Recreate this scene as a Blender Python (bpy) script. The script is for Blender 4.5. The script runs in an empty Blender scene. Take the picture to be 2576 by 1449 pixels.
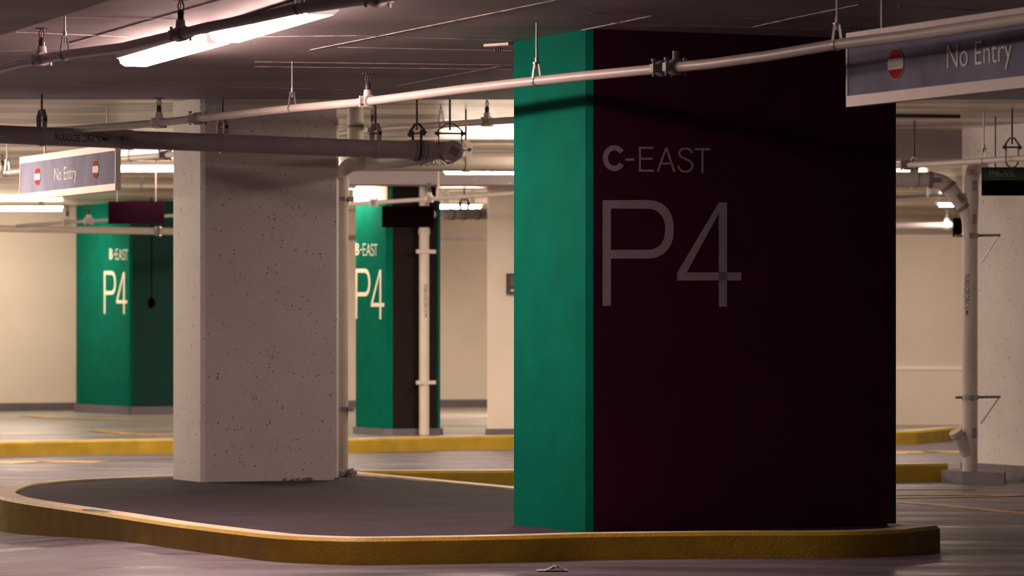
import bpy, bmesh, math, random
from mathutils import Vector, Matrix

random.seed(4)
S = bpy.context.scene
COL = S.collection

# ------------------------------------------------------------------ camera, world, exposure
F = 9660.0          # focal length in pixels of the 2576 x 1449 frame (135 mm on 36 mm)
CX, HY, EYE = 1288.0, 834.0, 1.30
cam_d = bpy.data.cameras.new('camera')
cam_d.sensor_width = 36.0
cam_d.lens = 135.0
cam_d.shift_y = (HY - 724.5) / 2576.0
cam_d.clip_end = 300
cam_d.dof.use_dof = True
cam_d.dof.focus_distance = 23.5
cam_d.dof.aperture_fstop = 4.5
cam = bpy.data.objects.new('camera', cam_d)
COL.objects.link(cam)
cam.location = (0, 0, EYE)
cam.rotation_euler = (math.pi / 2, 0, 0)
S.camera = cam

world = bpy.data.worlds.new('world')
S.world = world
world.use_nodes = True
bg = world.node_tree.nodes['Background']
bg.inputs[0].default_value = (0.50, 0.24, 0.50, 1)
bg.inputs[1].default_value = 0.14

S.view_settings.view_transform = 'Standard'
S.view_settings.look = 'None'
S.view_settings.exposure = 0.0
S.view_settings.gamma = 1.0
S.view_settings.use_curve_mapping = False
S.cycles.use_denoising = True
S.cycles.sample_clamp_indirect = 4.0
S.cycles.max_bounces = 8

WARM = (1.0, 0.80, 0.62)
NEAR = (1.0, 0.67, 0.59)
K_NEAR, K_NEAR2, K_FAR, K_FILL = 118.0, 54.0, 105.0, 150.0

# ------------------------------------------------------------------ geometry of the view
def P(px, py, d):
    return Vector(((px - CX) / F * d, d, EYE + (HY - py) / F * d))

def on_z(px, py, z):
    return P(px, py, (z - EYE) * F / (HY - py))

U1 = Vector((-0.406, 0.914, 0)).normalized()     # the building's two directions
U2 = Vector((0.914, 0.406, 0)).normalized()
UP = Vector((0, 0, 1))

class Plane:
    """an upright plane of the building: p0 (x, y), direction d (x, y)"""
    def __init__(s, p0, d):
        s.p = Vector((p0[0], p0[1], 0)); s.d = Vector((d[0], d[1], 0)).normalized()
    def hit(s, px, py):
        k = (px - CX) / F
        t = (k * s.p.y - s.p.x) / (s.d.x - k * s.d.y)
        q = s.p + s.d * t
        return Vector((q.x, q.y, EYE + (HY - py) / F * q.y))
    def s_of(s, v):
        return (Vector((v.x, v.y, 0)) - s.p).dot(s.d)

# ------------------------------------------------------------------ materials
def new_mat(name):
    m = bpy.data.materials.new(name)
    m.use_nodes = True
    return m, m.node_tree.nodes, m.node_tree.links, m.node_tree.nodes['Principled BSDF']

def paint(name, col, rough=0.6, vary=0.15, scale=6.0, bump=0.15, bscale=60.0, dist=0.004, stretch=(1, 1, 1), spec=0.5,
          metal=0.0, specks=None, speck_scale=18.0, speck_size=0.07, rvary=0.0, lo=0.3, hi=0.7):
    m, N, L, b = new_mat(name)
    tc = N.new('ShaderNodeTexCoord')
    mp = N.new('ShaderNodeMapping'); mp.inputs['Scale'].default_value = stretch
    L.new(tc.outputs['Object'], mp.inputs['Vector'])
    n1 = N.new('ShaderNodeTexNoise'); n1.inputs['Scale'].default_value = scale; n1.inputs['Detail'].default_value = 6
    L.new(mp.outputs[0], n1.inputs['Vector'])
    r = N.new('ShaderNodeValToRGB')
    r.color_ramp.elements[0].position = lo; r.color_ramp.elements[1].position = hi
    r.color_ramp.elements[0].color = [c * (1 - vary) for c in col] + [1]
    r.color_ramp.elements[1].color = [min(1, c * (1 + vary)) for c in col] + [1]
    L.new(n1.outputs['Fac'], r.inputs['Fac'])
    out = r.outputs['Color']
    if specks:
        v = N.new('ShaderNodeTexVoronoi'); v.inputs['Scale'].default_value = speck_scale
        L.new(mp.outputs[0], v.inputs['Vector'])
        n3 = N.new('ShaderNodeTexNoise'); n3.inputs['Scale'].default_value = speck_scale * 0.5
        L.new(mp.outputs[0], n3.inputs['Vector'])
        mul = N.new('ShaderNodeMath'); mul.operation = 'MULTIPLY'
        mr = N.new('ShaderNodeMapRange'); mr.inputs[1].default_value = 0.38; mr.inputs[2].default_value = 0.75
        mr.inputs[3].default_value = 0.0; mr.inputs[4].default_value = speck_size
        L.new(n3.outputs['Fac'], mr.inputs[0])
        lt = N.new('ShaderNodeMath'); lt.operation = 'LESS_THAN'
        L.new(v.outputs['Distance'], lt.inputs[0]); L.new(mr.outputs[0], lt.inputs[1])
        mx = N.new('ShaderNodeMixRGB'); mx.inputs['Color2'].default_value = list(specks) + [1]
        L.new(lt.outputs[0], mx.inputs['Fac']); L.new(out, mx.inputs['Color1'])
        out = mx.outputs['Color']
    L.new(out, b.inputs['Base Color'])
    b.inputs['Roughness'].default_value = rough
    if rvary:
        mr2 = N.new('ShaderNodeMapRange')
        mr2.inputs[1].default_value = 0.35; mr2.inputs[2].default_value = 0.65
        mr2.inputs[3].default_value = max(0.05, rough - rvary); mr2.inputs[4].default_value = min(1, rough + rvary)
        L.new(n1.outputs['Fac'], mr2.inputs[0]); L.new(mr2.outputs[0], b.inputs['Roughness'])
    b.inputs['Metallic'].default_value = metal
    b.inputs['Specular IOR Level'].default_value = spec
    if bump:
        n2 = N.new('ShaderNodeTexNoise'); n2.inputs['Scale'].default_value = bscale; n2.inputs['Detail'].default_value = 4
        L.new(mp.outputs[0], n2.inputs['Vector'])
        bp = N.new('ShaderNodeBump'); bp.inputs['Strength'].default_value = bump; bp.inputs['Distance'].default_value = dist
        L.new(n2.outputs['Fac'], bp.inputs['Height']); L.new(bp.outputs[0], b.inputs['Normal'])
    return m

def glow(name, col, k):
    m, N, L, b = new_mat(name)
    b.inputs['Base Color'].default_value = (0.8, 0.78, 0.74, 1)
    b.inputs['Emission Color'].default_value = list(col) + [1]
    b.inputs['Emission Strength'].default_value = k
    return m

M = {}
M['floor'] = paint('floor_concrete', (0.125, 0.11, 0.135), 0.40, 0.36, 1.4, 1.0, 60, 0.006, (0.4, 1.6, 1), 0.28, rvary=0.14)
M['raised'] = paint('raised_floor_concrete', (0.26, 0.24, 0.23), 0.4, 0.22, 1.2, 0.3, 20, 0.004, (0.5, 1, 1), 0.5, rvary=0.1)
M['infill'] = paint('island_concrete', (0.036, 0.027, 0.036), 0.8, 0.25, 2.5, 0.3, 60, 0.003, (0.6, 1, 1), 0.1)
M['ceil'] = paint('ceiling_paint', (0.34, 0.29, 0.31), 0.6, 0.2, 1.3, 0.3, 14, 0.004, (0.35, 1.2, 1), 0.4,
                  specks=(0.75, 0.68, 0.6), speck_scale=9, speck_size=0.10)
M['ceil_far'] = paint('far_ceiling_paint', (0.66, 0.555, 0.45), 0.36, 0.50, 1.5, 0.5, 2.2, 0.012, (0.28, 1.1, 1), 0.6, lo=0.42, hi=0.60)  # colour streaks put reflected light into the far ceiling paint
M['seam'] = paint('seam_plaster', (0.50, 0.43, 0.40), 0.7, 0.5, 9, 0.4, 40)
M['white'] = paint('white_concrete_paint', (0.70, 0.645, 0.635), 0.65, 0.05, 3, 0.18, 70, 0.002, specks=(0.10, 0.08, 0.10),
                   speck_scale=38, speck_size=0.30)
M['wall'] = paint('cream_wall_paint', (0.76, 0.66, 0.57), 0.65, 0.05, 1.5, 0.1, 40)
M['green'] = paint('green_wall_paint', (0.001, 0.115, 0.075), 0.7, 0.10, 4, 0.25, 45, 0.003, spec=0.02, specks=(0.001, 0.05, 0.035),
                   speck_scale=10, speck_size=0.08)
M['shade_plum'] = paint('plum_shade_paint', (0.060, 0.007, 0.034), 0.8, 0.12, 5, 0.2, 45, 0.003, spec=0.15)  # shade painted as colour on the big green column's front
M['letter'] = paint('shaded_letter_paint', (0.40, 0.345, 0.40), 0.6, 0.05, 8, 0.1, 60)  # white lettering greyed to match the painted shade of the front
M['letter_b'] = paint('pale_letter_paint', (0.80, 0.74, 0.60), 0.6, 0.05, 8, 0.0)
M['yellow'] = paint('yellow_kerb_paint', (0.40, 0.255, 0.010), 0.55, 0.16, 5, 0.7, 55, 0.006, specks=(0.12, 0.07, 0.02),
                    speck_scale=9, speck_size=0.06)
M['rim'] = paint('worn_kerb_top', (0.62, 0.50, 0.36), 0.5, 0.25, 3, 0.5, 50, 0.004)
M['pipe'] = paint('painted_steel_pipe', (0.54, 0.475, 0.45), 0.42, 0.06, 8, 0.06, 50)
M['pipe_grey'] = paint('grey_drain_pipe', (0.40, 0.35, 0.37), 0.55, 0.08, 6, 0.06, 50)
M['pipe_cream'] = paint('cream_drain_pipe', (0.62, 0.54, 0.47), 0.5, 0.06, 6, 0.06, 50)
M['clamp'] = paint('cast_clamp', (0.20, 0.17, 0.18), 0.5, 0.15, 14, 0.2, 60)
M['steel'] = paint('galvanised_steel', (0.34, 0.31, 0.31), 0.4, 0.12, 20, 0.05, 60, metal=0.6)
M['dark'] = paint('dark_iron', (0.05, 0.035, 0.045), 0.5, 0.15, 14, 0.1, 60)
M['shade_green'] = paint('green_shade_paint', (0.004, 0.035, 0.028), 0.7, 0.1, 4, 0.1, 45, spec=0.15)  # shaded copy of the green paint for a B-EAST front
M['shade_umber'] = paint('umber_shade_paint', (0.016, 0.010, 0.010), 0.8, 0.12, 4, 0.1, 45, spec=0.1)  # green front in shade, darkened by colour, on the downpipe column
M['black'] = paint('black_board', (0.004, 0.0006, 0.0022), 0.9, 0.1, 5, 0.0, spec=0.01)
M['bulb'] = paint('red_glass_bulb', (0.75, 0.07, 0.02), 0.2, 0.02, 5, 0)
M['slate'] = paint('slate_sign_face', (0.24, 0.23, 0.34), 0.7, 0.18, 5, 0.1, 30, stretch=(1, 1, 0.5), spec=0.05)
M['alu'] = paint('aluminium_rail', (0.56, 0.50, 0.47), 0.5, 0.05, 12, 0.05, 80, metal=0.1)
M['sign_white'] = paint('sign_white', (0.92, 0.86, 0.82), 0.7, 0.02, 8, 0, spec=0.1)
M['sign_red'] = paint('sign_red', (0.42, 0.015, 0.015), 0.7, 0.05, 8, 0, spec=0.05)
M['sign_green'] = paint('sign_dark_green', (0.03, 0.06, 0.045), 0.5, 0.1, 8, 0)
M['sign_text'] = paint('sign_green_text', (0.12, 0.21, 0.17), 0.5, 0.1, 8, 0)
M['ink'] = paint('stencil_ink', (0.03, 0.01, 0.02), 0.7, 0.2, 20, 0)
M['base'] = paint('grey_base_paint', (0.13, 0.11, 0.13), 0.6, 0.12, 4, 0.15, 40)
M['line'] = paint('yellow_line_paint', (0.46, 0.30, 0.10), 0.5, 0.35, 7, 0.2, 50)
M['housing'] = paint('white_enamel', (0.62, 0.58, 0.54), 0.45, 0.03, 5, 0)
M['dirt'] = paint('grout_rubble', (0.24, 0.20, 0.20), 0.8, 0.4, 30, 0.5, 60)
M['paper'] = paint('crumpled_paper', (0.42, 0.38, 0.38), 0.7, 0.15, 10, 0)
M['chip_green'] = paint('green_paint_scrape', (0.06, 0.24, 0.17), 0.6, 0.3, 20, 0.2, 60)
M['glow_near'] = glow('near_diffuser', NEAR, K_NEAR)
M['glow_near_weak'] = glow('near_weak_diffuser', NEAR, K_NEAR2)  # emission lowered to keep light off the big column's front
M['cap_near'] = glow('near_cap', (1.0, 0.72, 0.60), 0.75)
M['glow_dim'] = glow('dim_diffuser', WARM, K_FAR * 0.35)
M['glow_far'] = glow('far_diffuser', WARM, K_FAR)

# ------------------------------------------------------------------ mesh helpers
class MB:
    def __init__(s):
        s.v, s.f, s.m, s.sm = [], [], [], []
    def add(s, vs, fs, mi=0, smooth=False):
        o = len(s.v)
        s.v += [Vector(q) for q in vs]
        for f in fs:
            s.f.append([i + o for i in f]); s.m.append(mi); s.sm.append(smooth)
    def box(s, c, ax, ay, az, hx, hy, hz, mi=0):
        c = Vector(c); ax, ay, az = (Vector(a).normalized() for a in (ax, ay, az))
        vs = [c + ax * hx * i + ay * hy * j + az * hz * k for k in (-1, 1) for j in (-1, 1) for i in (-1, 1)]
        s.add(vs, [(0, 2, 3, 1), (4, 5, 7, 6), (0, 1, 5, 4), (2, 6, 7, 3), (0, 4, 6, 2), (1, 3, 7, 5)], mi)
    def tube(s, pts, r, n=20, mi=0, cap=True, smooth=True):
        pts = [Vector(q) for q in pts]
        rs = r if isinstance(r, (list, tuple)) else [r] * len(pts)
        t0 = (pts[1] - pts[0]).normalized()
        a = t0.orthogonal().normalized() if abs(t0.z) > 0.9 else t0.cross(UP).normalized()
        rings = []
        for i, q in enumerate(pts):
            d1 = (pts[i] - pts[i - 1]).normalized() if i else (pts[1] - pts[0]).normalized()
            d2 = (pts[i + 1] - pts[i]).normalized() if i < len(pts) - 1 else d1
            t = (d1 + d2).normalized()
            a = (a - t * a.dot(t)).normalized()
            b = t.cross(a)
            k = 1 / max(0.5, math.sqrt(max(0.01, (1 + d1.dot(d2)) / 2)))
            rings.append([q + (a * math.cos(u) + b * math.sin(u)) * rs[i] * (1 if rs[i] == 0 else 1)
                          for u in [2 * math.pi * j / n for j in range(n)]])
        vs = [v for rg in rings for v in rg]
        fs = []
        for i in range(len(pts) - 1):
            for j in range(n):
                j2 = (j + 1) % n
                fs.append((i * n + j, i * n + j2, (i + 1) * n + j2, (i + 1) * n + j))
        s.add(vs, fs, mi, smooth)
        if cap:
            s.add(rings[0], [tuple(reversed(range(n)))], mi)
            s.add(rings[-1], [tuple(range(n))], mi)
    def band(s, c, axis, R, w, t, a0=0.0, a1=2 * math.pi, n=28, mi=0, updir=UP):
        """a flat strap of width w along axis, thickness t, round a pipe of radius R"""
        c = Vector(c); ax = Vector(axis).normalized()
        e1 = (updir - ax * updir.dot(ax)).normalized(); e2 = ax.cross(e1)
        full = abs(a1 - a0) > 6.28
        k = n if full else n + 1
        vs = []
        for i in range(k):
            u = a0 + (a1 - a0) * i / n
            rd = e1 * math.cos(u) + e2 * math.sin(u)
            for (rr, ww) in ((R, -w / 2), (R + t, -w / 2), (R + t, w / 2), (R, w / 2)):
                vs.append(c + rd * rr + ax * ww)
        fs = []
        for i in range(n):
            i2 = (i + 1) % k
            for q in range(4):
                q2 = (q + 1) % 4
                fs.append((i * 4 + q, i * 4 + q2, i2 * 4 + q2, i2 * 4 + q))
        s.add(vs, fs, mi)
    def strip(s, pts, wdir, w, ndir, t, mi=0):
        """a bent flat strap through pts, w wide along wdir, t thick"""
        wdir = Vector(wdir).normalized()
        for a, b in zip(pts[:-1], pts[1:]):
            a, b = Vector(a), Vector(b); d = (b - a)
            if d.length < 1e-6: continue
            n = d.normalized().cross(wdir).normalized()
            s.box((a + b) / 2, d, wdir, n, d.length / 2 + t * 0.4, w / 2, t / 2, mi)
    def prism(s, poly, z0, z1, mi=0, side_mi=None, top_mi=None):
        n = len(poly)
        lo = [Vector((p[0], p[1], z0)) for p in poly]; hi = [Vector((p[0], p[1], z1)) for p in poly]
        o = len(s.v); s.v += lo + hi
        for i in range(n):
            j = (i + 1) % n
            s.f.append([o + i, o + j, o + n + j, o + n + i]); s.m.append(side_mi[i] if side_mi else mi); s.sm.append(False)
        s.f.append([o + n + i for i in range(n)]); s.m.append(mi if top_mi is None else top_mi); s.sm.append(False)
        s.f.append([o + i for i in reversed(range(n))]); s.m.append(mi); s.sm.append(False)
    def disc_prism(s, c, axis, R, h, n=20, mi=0):
        c = Vector(c); a = Vector(axis).normalized()
        s.tube([c, c + a * h], R, n, mi)
    def build(s, name, mats, parent=None, recalc=True):
        root = parent
        while root is not None and root.parent is not None:
            root = root.parent
        org = root.location if root is not None else Vector((0, 0, 0))
        me = bpy.data.meshes.new(name)
        me.from_pydata([tuple(v - org) for v in s.v], [], s.f)
        for k in (mats if isinstance(mats, (list, tuple)) else [mats]):
            me.materials.append(M[k])
        for p, mi, sm in zip(me.polygons, s.m, s.sm):
            p.material_index = mi; p.use_smooth = sm
        if recalc:
            bm = bmesh.new(); bm.from_mesh(me)
            bmesh.ops.recalc_face_normals(bm, faces=bm.faces)
            bm.to_mesh(me); bm.free()
        o = bpy.data.objects.new(name, me)
        COL.objects.link(o)
        if parent is not None:
            o.parent = parent
        return o

def thing(name, label, cat, loc, group=None):
    o = bpy.data.objects.new(name, None); COL.objects.link(o)
    o.location = Vector(loc); o.empty_display_size = 0.2
    o['label'] = label; o['category'] = cat; o['kind'] = 'thing'
    if group: o['group'] = group
    return o

def struct(name, mb, mats, parent=None):
    o = mb.build(name, mats, parent)
    if parent is None: o['kind'] = 'structure'
    return o

def arc(a, c, b, n=7):
    """a quadratic bend from a to b that rounds the corner c"""
    a, b, c = Vector(a), Vector(b), Vector(c)
    return [a * (1 - t) ** 2 + c * 2 * t * (1 - t) + b * t * t for t in [i / n for i in range(n + 1)]]

def offset_loop(pts, w):
    """inner loop of a closed (x, y) polygon, w inside"""
    n = len(pts)
    area = sum(pts[i][0] * pts[(i + 1) % n][1] - pts[(i + 1) % n][0] * pts[i][1] for i in range(n))
    sg = 1 if area > 0 else -1
    res = []
    for i in range(n):
        p0, p1, p2 = Vector(pts[i - 1][:2]), Vector(pts[i][:2]), Vector(pts[(i + 1) % n][:2])
        d1, d2 = (p1 - p0).normalized(), (p2 - p1).normalized()
        n1, n2 = Vector((-d1.y, d1.x)) * sg, Vector((-d2.y, d2.x)) * sg
        m = (n1 + n2)
        m = m.normalized() if m.length > 1e-4 else n1
        k = min(2.2, 1 / max(0.3, m.dot(n1)))
        res.append(p1 + m * w * k)
    return res

# ------------------------------------------------------------------ lettering
def glyph_poly(ch):
    """outline pieces of the tall light letters, in units of the painted texts (x right, y down)"""
    if ch == 'P':
        pieces = [[(742, 515), (808, 515), (808, 1353), (742, 1353)]]
        outer, inner = [], []
        for i in range(25):
            u = -math.pi / 2 + math.pi * i / 24
            c, sn = math.cos(u), math.sin(u)
            e = 0.86
            cc = abs(c) ** e; ss = math.copysign(abs(sn) ** e, sn)
            outer.append((1090 + 216 * cc, 746 + 232 * ss)); inner.append((1090 + 148 * cc, 746 + 163 * ss))
        outer = [(808, 515)] + outer + [(808, 978)]
        inner = [(808, 582)] + inner + [(808, 909)]
        for i in range(len(outer) - 1):
            pieces.append([outer[i], outer[i + 1], inner[i + 1], inner[i]])
        return pieces
    if ch == '4':
        return [[(1663, 533), (1728, 533), (1728, 1360), (1663, 1360)],
                [(1333, 1088), (1842, 1088), (1842, 1152), (1333, 1152)],
                [(1333, 1090), (1663, 533), (1664, 617), (1408, 1090)]]
    if ch == '-':
        return [[(922, 184), (993, 184), (993, 203), (922, 203)]]
    if ch == 'E':
        return [[(1030, 92), (1046, 92), (1046, 290), (1030, 290)], [(1046, 92), (1146, 92), (1146, 109), (1046, 109)],
                [(1046, 179), (1138, 179), (1138, 195), (1046, 195)], [(1046, 273), (1150, 273), (1150, 290), (1046, 290)]]
    if ch == 'A':
        return [[(1170, 291), (1238, 97), (1256, 97), (1188, 291)], [(1238, 97), (1256, 97), (1321, 293), (1302, 293)],
                [(1203, 217), (1290, 217), (1290, 232), (1203, 232)]]
    if ch == 'S':
        c = [(1452, 142), (1443, 122), (1425, 109), (1400, 105), (1374, 109), (1354, 124), (1349, 145), (1357, 166), (1378, 181),
             (1404, 190), (1430, 202), (1449, 220), (1455, 243), (1448, 267), (1428, 284), (1400, 290), (1371, 285), (1351, 268), (1342, 243)]
        return ribbon(c, 16)
    if ch == 'T':
        return [[(1472, 103), (1597, 103), (1597, 120), (1472, 120)], [(1525, 120), (1541, 120), (1541, 298), (1525, 298)]]
    if ch == 'C':
        c = [(835 + 71 * math.cos(u), 182 + 82 * math.sin(u)) for u in [math.radians(-35 - 290 * i / 22) for i in range(23)]]
        return ribbon(c, 42)
    if ch == 'B':
        pieces = [[(742, 84), (782, 84), (782, 286), (742, 286)]]
        for (cy, ry, rx) in ((132, 48, 92), (230, 56, 104)):
            for i in range(12):
                q = []
                for (j, k) in ((i, 1.0), (i + 1, 1.0), (i + 1, 0.58), (i, 0.58)):
                    u = -math.pi / 2 + math.pi * j / 12
                    q.append((782 + rx * k * math.cos(u), cy + ry * (1 if k == 1 else 0.50) * math.sin(u)))
                pieces.append(q)
        return pieces
    return []

def ribbon(c, w):
    out = []
    L = []
    for i, p in enumerate(c):
        a = Vector(c[max(0, i - 1)]); b = Vector(c[min(len(c) - 1, i + 1)])
        d = (b - a).normalized(); n = Vector((-d.y, d.x)) * (w / 2)
        L.append((Vector(p) + n, Vector(p) - n))
    for (a, b), (c2, d2) in zip(L[:-1], L[1:]):
        out.append([tuple(a), tuple(c2), tuple(d2), tuple(b)])
    return out

def paint_letters(chars, box_from, fmap, name, mat, parent):
    """each letter its own flat painted mesh on a face; fmap takes letter units to a point on the face"""
    for ch in chars:
        mb = MB()
        for poly in glyph_poly(ch):
            vs = [fmap(x, y) for (x, y) in poly]
            mb.add(vs, [tuple(range(len(vs)))])
        mb.build(name, mat, parent, recalc=False)

def font_polys(text, offset=0.0):
    cu = bpy.data.curves.new('lettering_source', 'FONT')
    cu.body = text; cu.size = 1.0; cu.offset = offset; cu.fill_mode = 'FRONT'
    ob = bpy.data.objects.new('lettering_source', cu); COL.objects.link(ob)
    dg = bpy.context.evaluated_depsgraph_get(); dg.update()
    me = ob.evaluated_get(dg).to_mesh()
    vs = [Vector(v.co) for v in me.vertices]; fs = [tuple(p.vertices) for p in me.polygons]
    ob.evaluated_get(dg).to_mesh_clear()
    bpy.data.objects.remove(ob); bpy.data.curves.remove(cu)
    x0, x1 = min(v.x for v in vs), max(v.x for v in vs)
    y0 = min(v.y for v in vs)
    return vs, fs, x0, x1

def font_text(text, mapf, width, height, name, mat, parent, offset=0.0, cap=0.729):
    """text mapped by mapf(x in 0..width, y from the baseline up)"""
    vs, fs, x0, x1 = font_polys(text, offset)
    gap = None
    if ' ' in text:
        xs_ = sorted((min(vs[i].x for i in f), max(vs[i].x for i in f)) for f in fs)
        best, hi = 0, xs_[0][1]
        for lo, h_ in xs_[1:]:
            if lo - hi > best: best, gap = lo - hi, (lo + hi) / 2
            hi = max(hi, h_)
    P_ = [mapf((v.x - x0) / (x1 - x0) * width, v.y / cap * height) for v in vs]
    for side in ((0, 1) if gap is not None else (0,)):
        mb = MB()
        sel = [f for f in fs if gap is None or (vs[f[0]].x > gap) == bool(side)]
        ids = sorted({i for f in sel for i in f}); new = {i: k for k, i in enumerate(ids)}
        mb.add([P_[i] for i in ids], [tuple(new[i] for i in f) for f in sel])
        mb.build(name, mat, parent, recalc=False)

# ------------------------------------------------------------------ room shell
CZ, CZ2, STEP = 3.05, 3.11, 28.95

def smooth(a, b, x):
    t = max(0.0, min(1.0, (x - a) / (b - a))); return t * t * (3 - 2 * t)

def floor_z(x, y):
    return -0.10 * smooth(-2.1, -3.9, x) * smooth(32, 27, y)

mb = MB()
xs = [-32 + 2 * i for i in range(12)] + [-8 + 0.25 * i for i in range(65)] + [10 + 2 * i for i in range(12)]
ys = [-8 + 2 * i for i in range(13)] + [17 + 0.5 * i for i in range(40)] + [38, 42, 50, 60, 75]
vs = [(x, y, floor_z(x, y)) for y in ys for x in xs]
nx = len(xs)
mb.add(vs, [(j * nx + i, j * nx + i + 1, (j + 1) * nx + i + 1, (j + 1) * nx + i) for j in range(len(ys) - 1) for i in range(nx - 1)], 0, True)
floor = struct('floor', mb, 'floor')

mb = MB(); mb.box((0, (STEP - 8) / 2, CZ + 0.15), (1, 0, 0), (0, 1, 0), UP, 32, (STEP + 8) / 2, 0.15)
ceiling = struct('ceiling', mb, 'ceil')
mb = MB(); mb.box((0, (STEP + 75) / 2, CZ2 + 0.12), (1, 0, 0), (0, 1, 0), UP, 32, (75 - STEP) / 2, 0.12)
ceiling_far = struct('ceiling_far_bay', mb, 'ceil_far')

def seam(a, b, w, h=0.004, z=CZ, par=ceiling, mat='seam'):
    p, q = on_z(a[0], a[1], z), on_z(b[0], b[1], z)
    d = q - p
    m = MB(); m.box((p + q) / 2 - UP * h / 2 + UP * 0.001, d, d.cross(UP), UP, d.length / 2, w * .32, h / 2 + 0.001)
    return m.build('seam', mat, par)
for a, b, w in [((40, 80), (320, 92), .02), ((160, 42), (445, 47), .02), ((180, 108), (560, -2), .03), ((640, 92), (895, 89), .02),
                ((895, 89), (1288, 101), .02), ((780, 125), (985, 84), .014), ((985, 84), (1290, 22), .022), ((1288, 22), (1410, -3), .015),
                ((850, 118), (1288, 127), .014), ((640, 155), (1288, 163), .03), ((640, 167), (1288, 174), .02),
                ((1467, 75), (1560, 56), .03), ((1560, 56), (1640, 39), .016), ((1485, 32), (1940, 46), .02), ((1540, 56), (2165, 77), .02),
                ((1890, 68), (1985, 47), .014), ((1985, 47), (2160, 11), .016), ((2260, 15), (2520, 29), .02), ((200, 208), (900, 226), .02),
                ((1000, 215), (1260, 166), .02), ((0, 128), (280, 122), .012)]:
    seam(a, b, w)

# low step of the slab along the top corner
pl = Plane((on_z(0, 90, 2.985).x, on_z(0, 90, 2.985).y), tuple((on_z(280, 0, 2.985) - on_z(0, 90, 2.985)).xy))
mb = MB()
a, b = on_z(0, 90, 2.985), on_z(280, 0, 2.985)
d = (a - b).normalized(); nrm = d.cross(UP)
if nrm.x > 0: nrm = -nrm
c = (a + b) / 2
mb.box(c + nrm * 1.5 + UP * 0.033, d, nrm, UP, 7, 1.5, 0.033)
struct('ceiling_step', mb, 'ceil')

# walls
wp = Plane(P(0, 834, 55.8).xy, tuple((P(1170, 834, 58.8) - P(0, 834, 55.8)).xy))
wd = wp.d; wn = Vector((wd.y, -wd.x, 0))
def wall(name, c, d, half, thick, z0, z1, mat):
    m = MB(); n = Vector((d.y, -d.x, 0)).normalized()
    if n.y > 0: n = -n
    m.box(Vector((c.x, c.y, (z0 + z1) / 2)) - n * thick / 2, d, n, UP, half, thick / 2, (z1 - z0) / 2)
    return struct(name, m, mat)
c = wp.p + wp.d * 4
wall('wall_back', c, wp.d, 16, 0.3, 0, 3.2, 'wall')
wall('baseboard_back', c - Vector((0, 0.02, 0)), wp.d, 15.9, 0.04, 0.15, 0.26, 'base')
# wall beyond the ramp, seen past the big green column
rp = P(2340, 834, 47.7)
wall('wall_ramp', rp + Vector((3.2, 0, 0)), Vector((1, 0.05, 0)), 4.6, 0.25, 0, 2.50, 'wall')
wall('trim_1', rp + Vector((3.2, -0.015, 0)), Vector((1, 0.05, 0)), 4.6, 0.03, 0.825, 0.87, 'sign_white')
wall('wall_right_back', P(2340, 834, 64), Vector((1, 0, 0)), 8, 0.3, 0, 3.2, 'wall')

# ceiling beams
def beam(name, px0, px1, d0, d1, zb, depth=0.5, mat='ceil_far'):
    a, b = P(px0, 834, d0), P(px1, 834, d1)
    dd = (b - a); n = Vector((-dd.y, dd.x, 0)).normalized()
    m = MB(); c = (a + b) / 2 + n * depth / 2
    m.box(Vector((c.x, c.y, (zb + CZ2) / 2)), dd, n, UP, dd.length / 2, depth / 2, (CZ2 - zb) / 2)
    return struct(name, m, mat)
beam('ceiling_beam_middle', 872, 1500, 41.3, 41.5, 2.885, 0.6, 'ceil')
beam('ceiling_beam_ramp', 2080, 2700, 34.4, 34.8, 2.857, 0.6, 'ceil')
beam('ceiling_lip_ramp', 2080, 2416, 31.9, 32.1, 3.085, 0.05, 'dark')

# ------------------------------------------------------------------ kerbs and islands
def catmull(pts, n=4):
    out = []
    for i in range(len(pts) - 1):
        p0 = Vector(pts[max(0, i - 1)]); p1 = Vector(pts[i]); p2 = Vector(pts[i + 1]); p3 = Vector(pts[min(len(pts) - 1, i + 2)])
        for k in range(n):
            t = k / n
            out.append(0.5 * ((2 * p1) + (p2 - p0) * t + (2 * p0 - 5 * p1 + 4 * p2 - p3) * t * t + (3 * p1 - p0 - 3 * p2 + p3) * t ** 3))
    out.append(Vector(pts[-1]))
    return out

IZ = 0.15
near_px = [(2365, 1322), (2310, 1328), (2260, 1333), (2100, 1338), (1800, 1339), (1480, 1343), (1300, 1348), (1000, 1353), (850, 1353), (700, 1347),
           (600, 1337), (500, 1325), (400, 1312), (250, 1289), (93, 1266), (31, 1256), (0, 1249), (-22, 1238), (0, 1226), (31, 1217), (71, 1213),
           (150, 1206), (300, 1199), (433, 1195), (650, 1189), (880, 1184)]
loop = [on_z(x, y, IZ).xy for x, y in near_px]
loop = catmull(loop[:], 8)
loop += [on_z(1288, 1222, IZ).xy]
isl = thing('traffic_island', 'raised traffic island with thick yellow kerb under the C-EAST column', 'island', (0, 24, 0))
def ring(mb, la, za, lb, zb, mi):
    n = len(la); o = len(mb.v)
    mb.add([(p[0], p[1], za) for p in la] + [(p[0], p[1], zb) for p in lb],
           [(i, (i + 1) % n, n + (i + 1) % n, n + i) for i in range(n)], mi, za != zb)
mb = MB()
in1 = offset_loop(loop, 0.02); in2 = offset_loop(loop, 0.17)
ring(mb, loop, -0.14, loop, IZ - 0.02, 0)
ring(mb, loop, IZ - 0.02, in1, IZ, 0)
ring(mb, in1, IZ, in2, IZ, 1)
ring(mb, in2, IZ, in2, IZ - 0.06, 1)
mb.build('kerb', ['yellow', 'rim'], isl)
mb = MB()
mb.prism([(p.x, p.y) for p in in2], 0.0, IZ - 0.015)
mb.build('infill', 'infill', isl)
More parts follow.
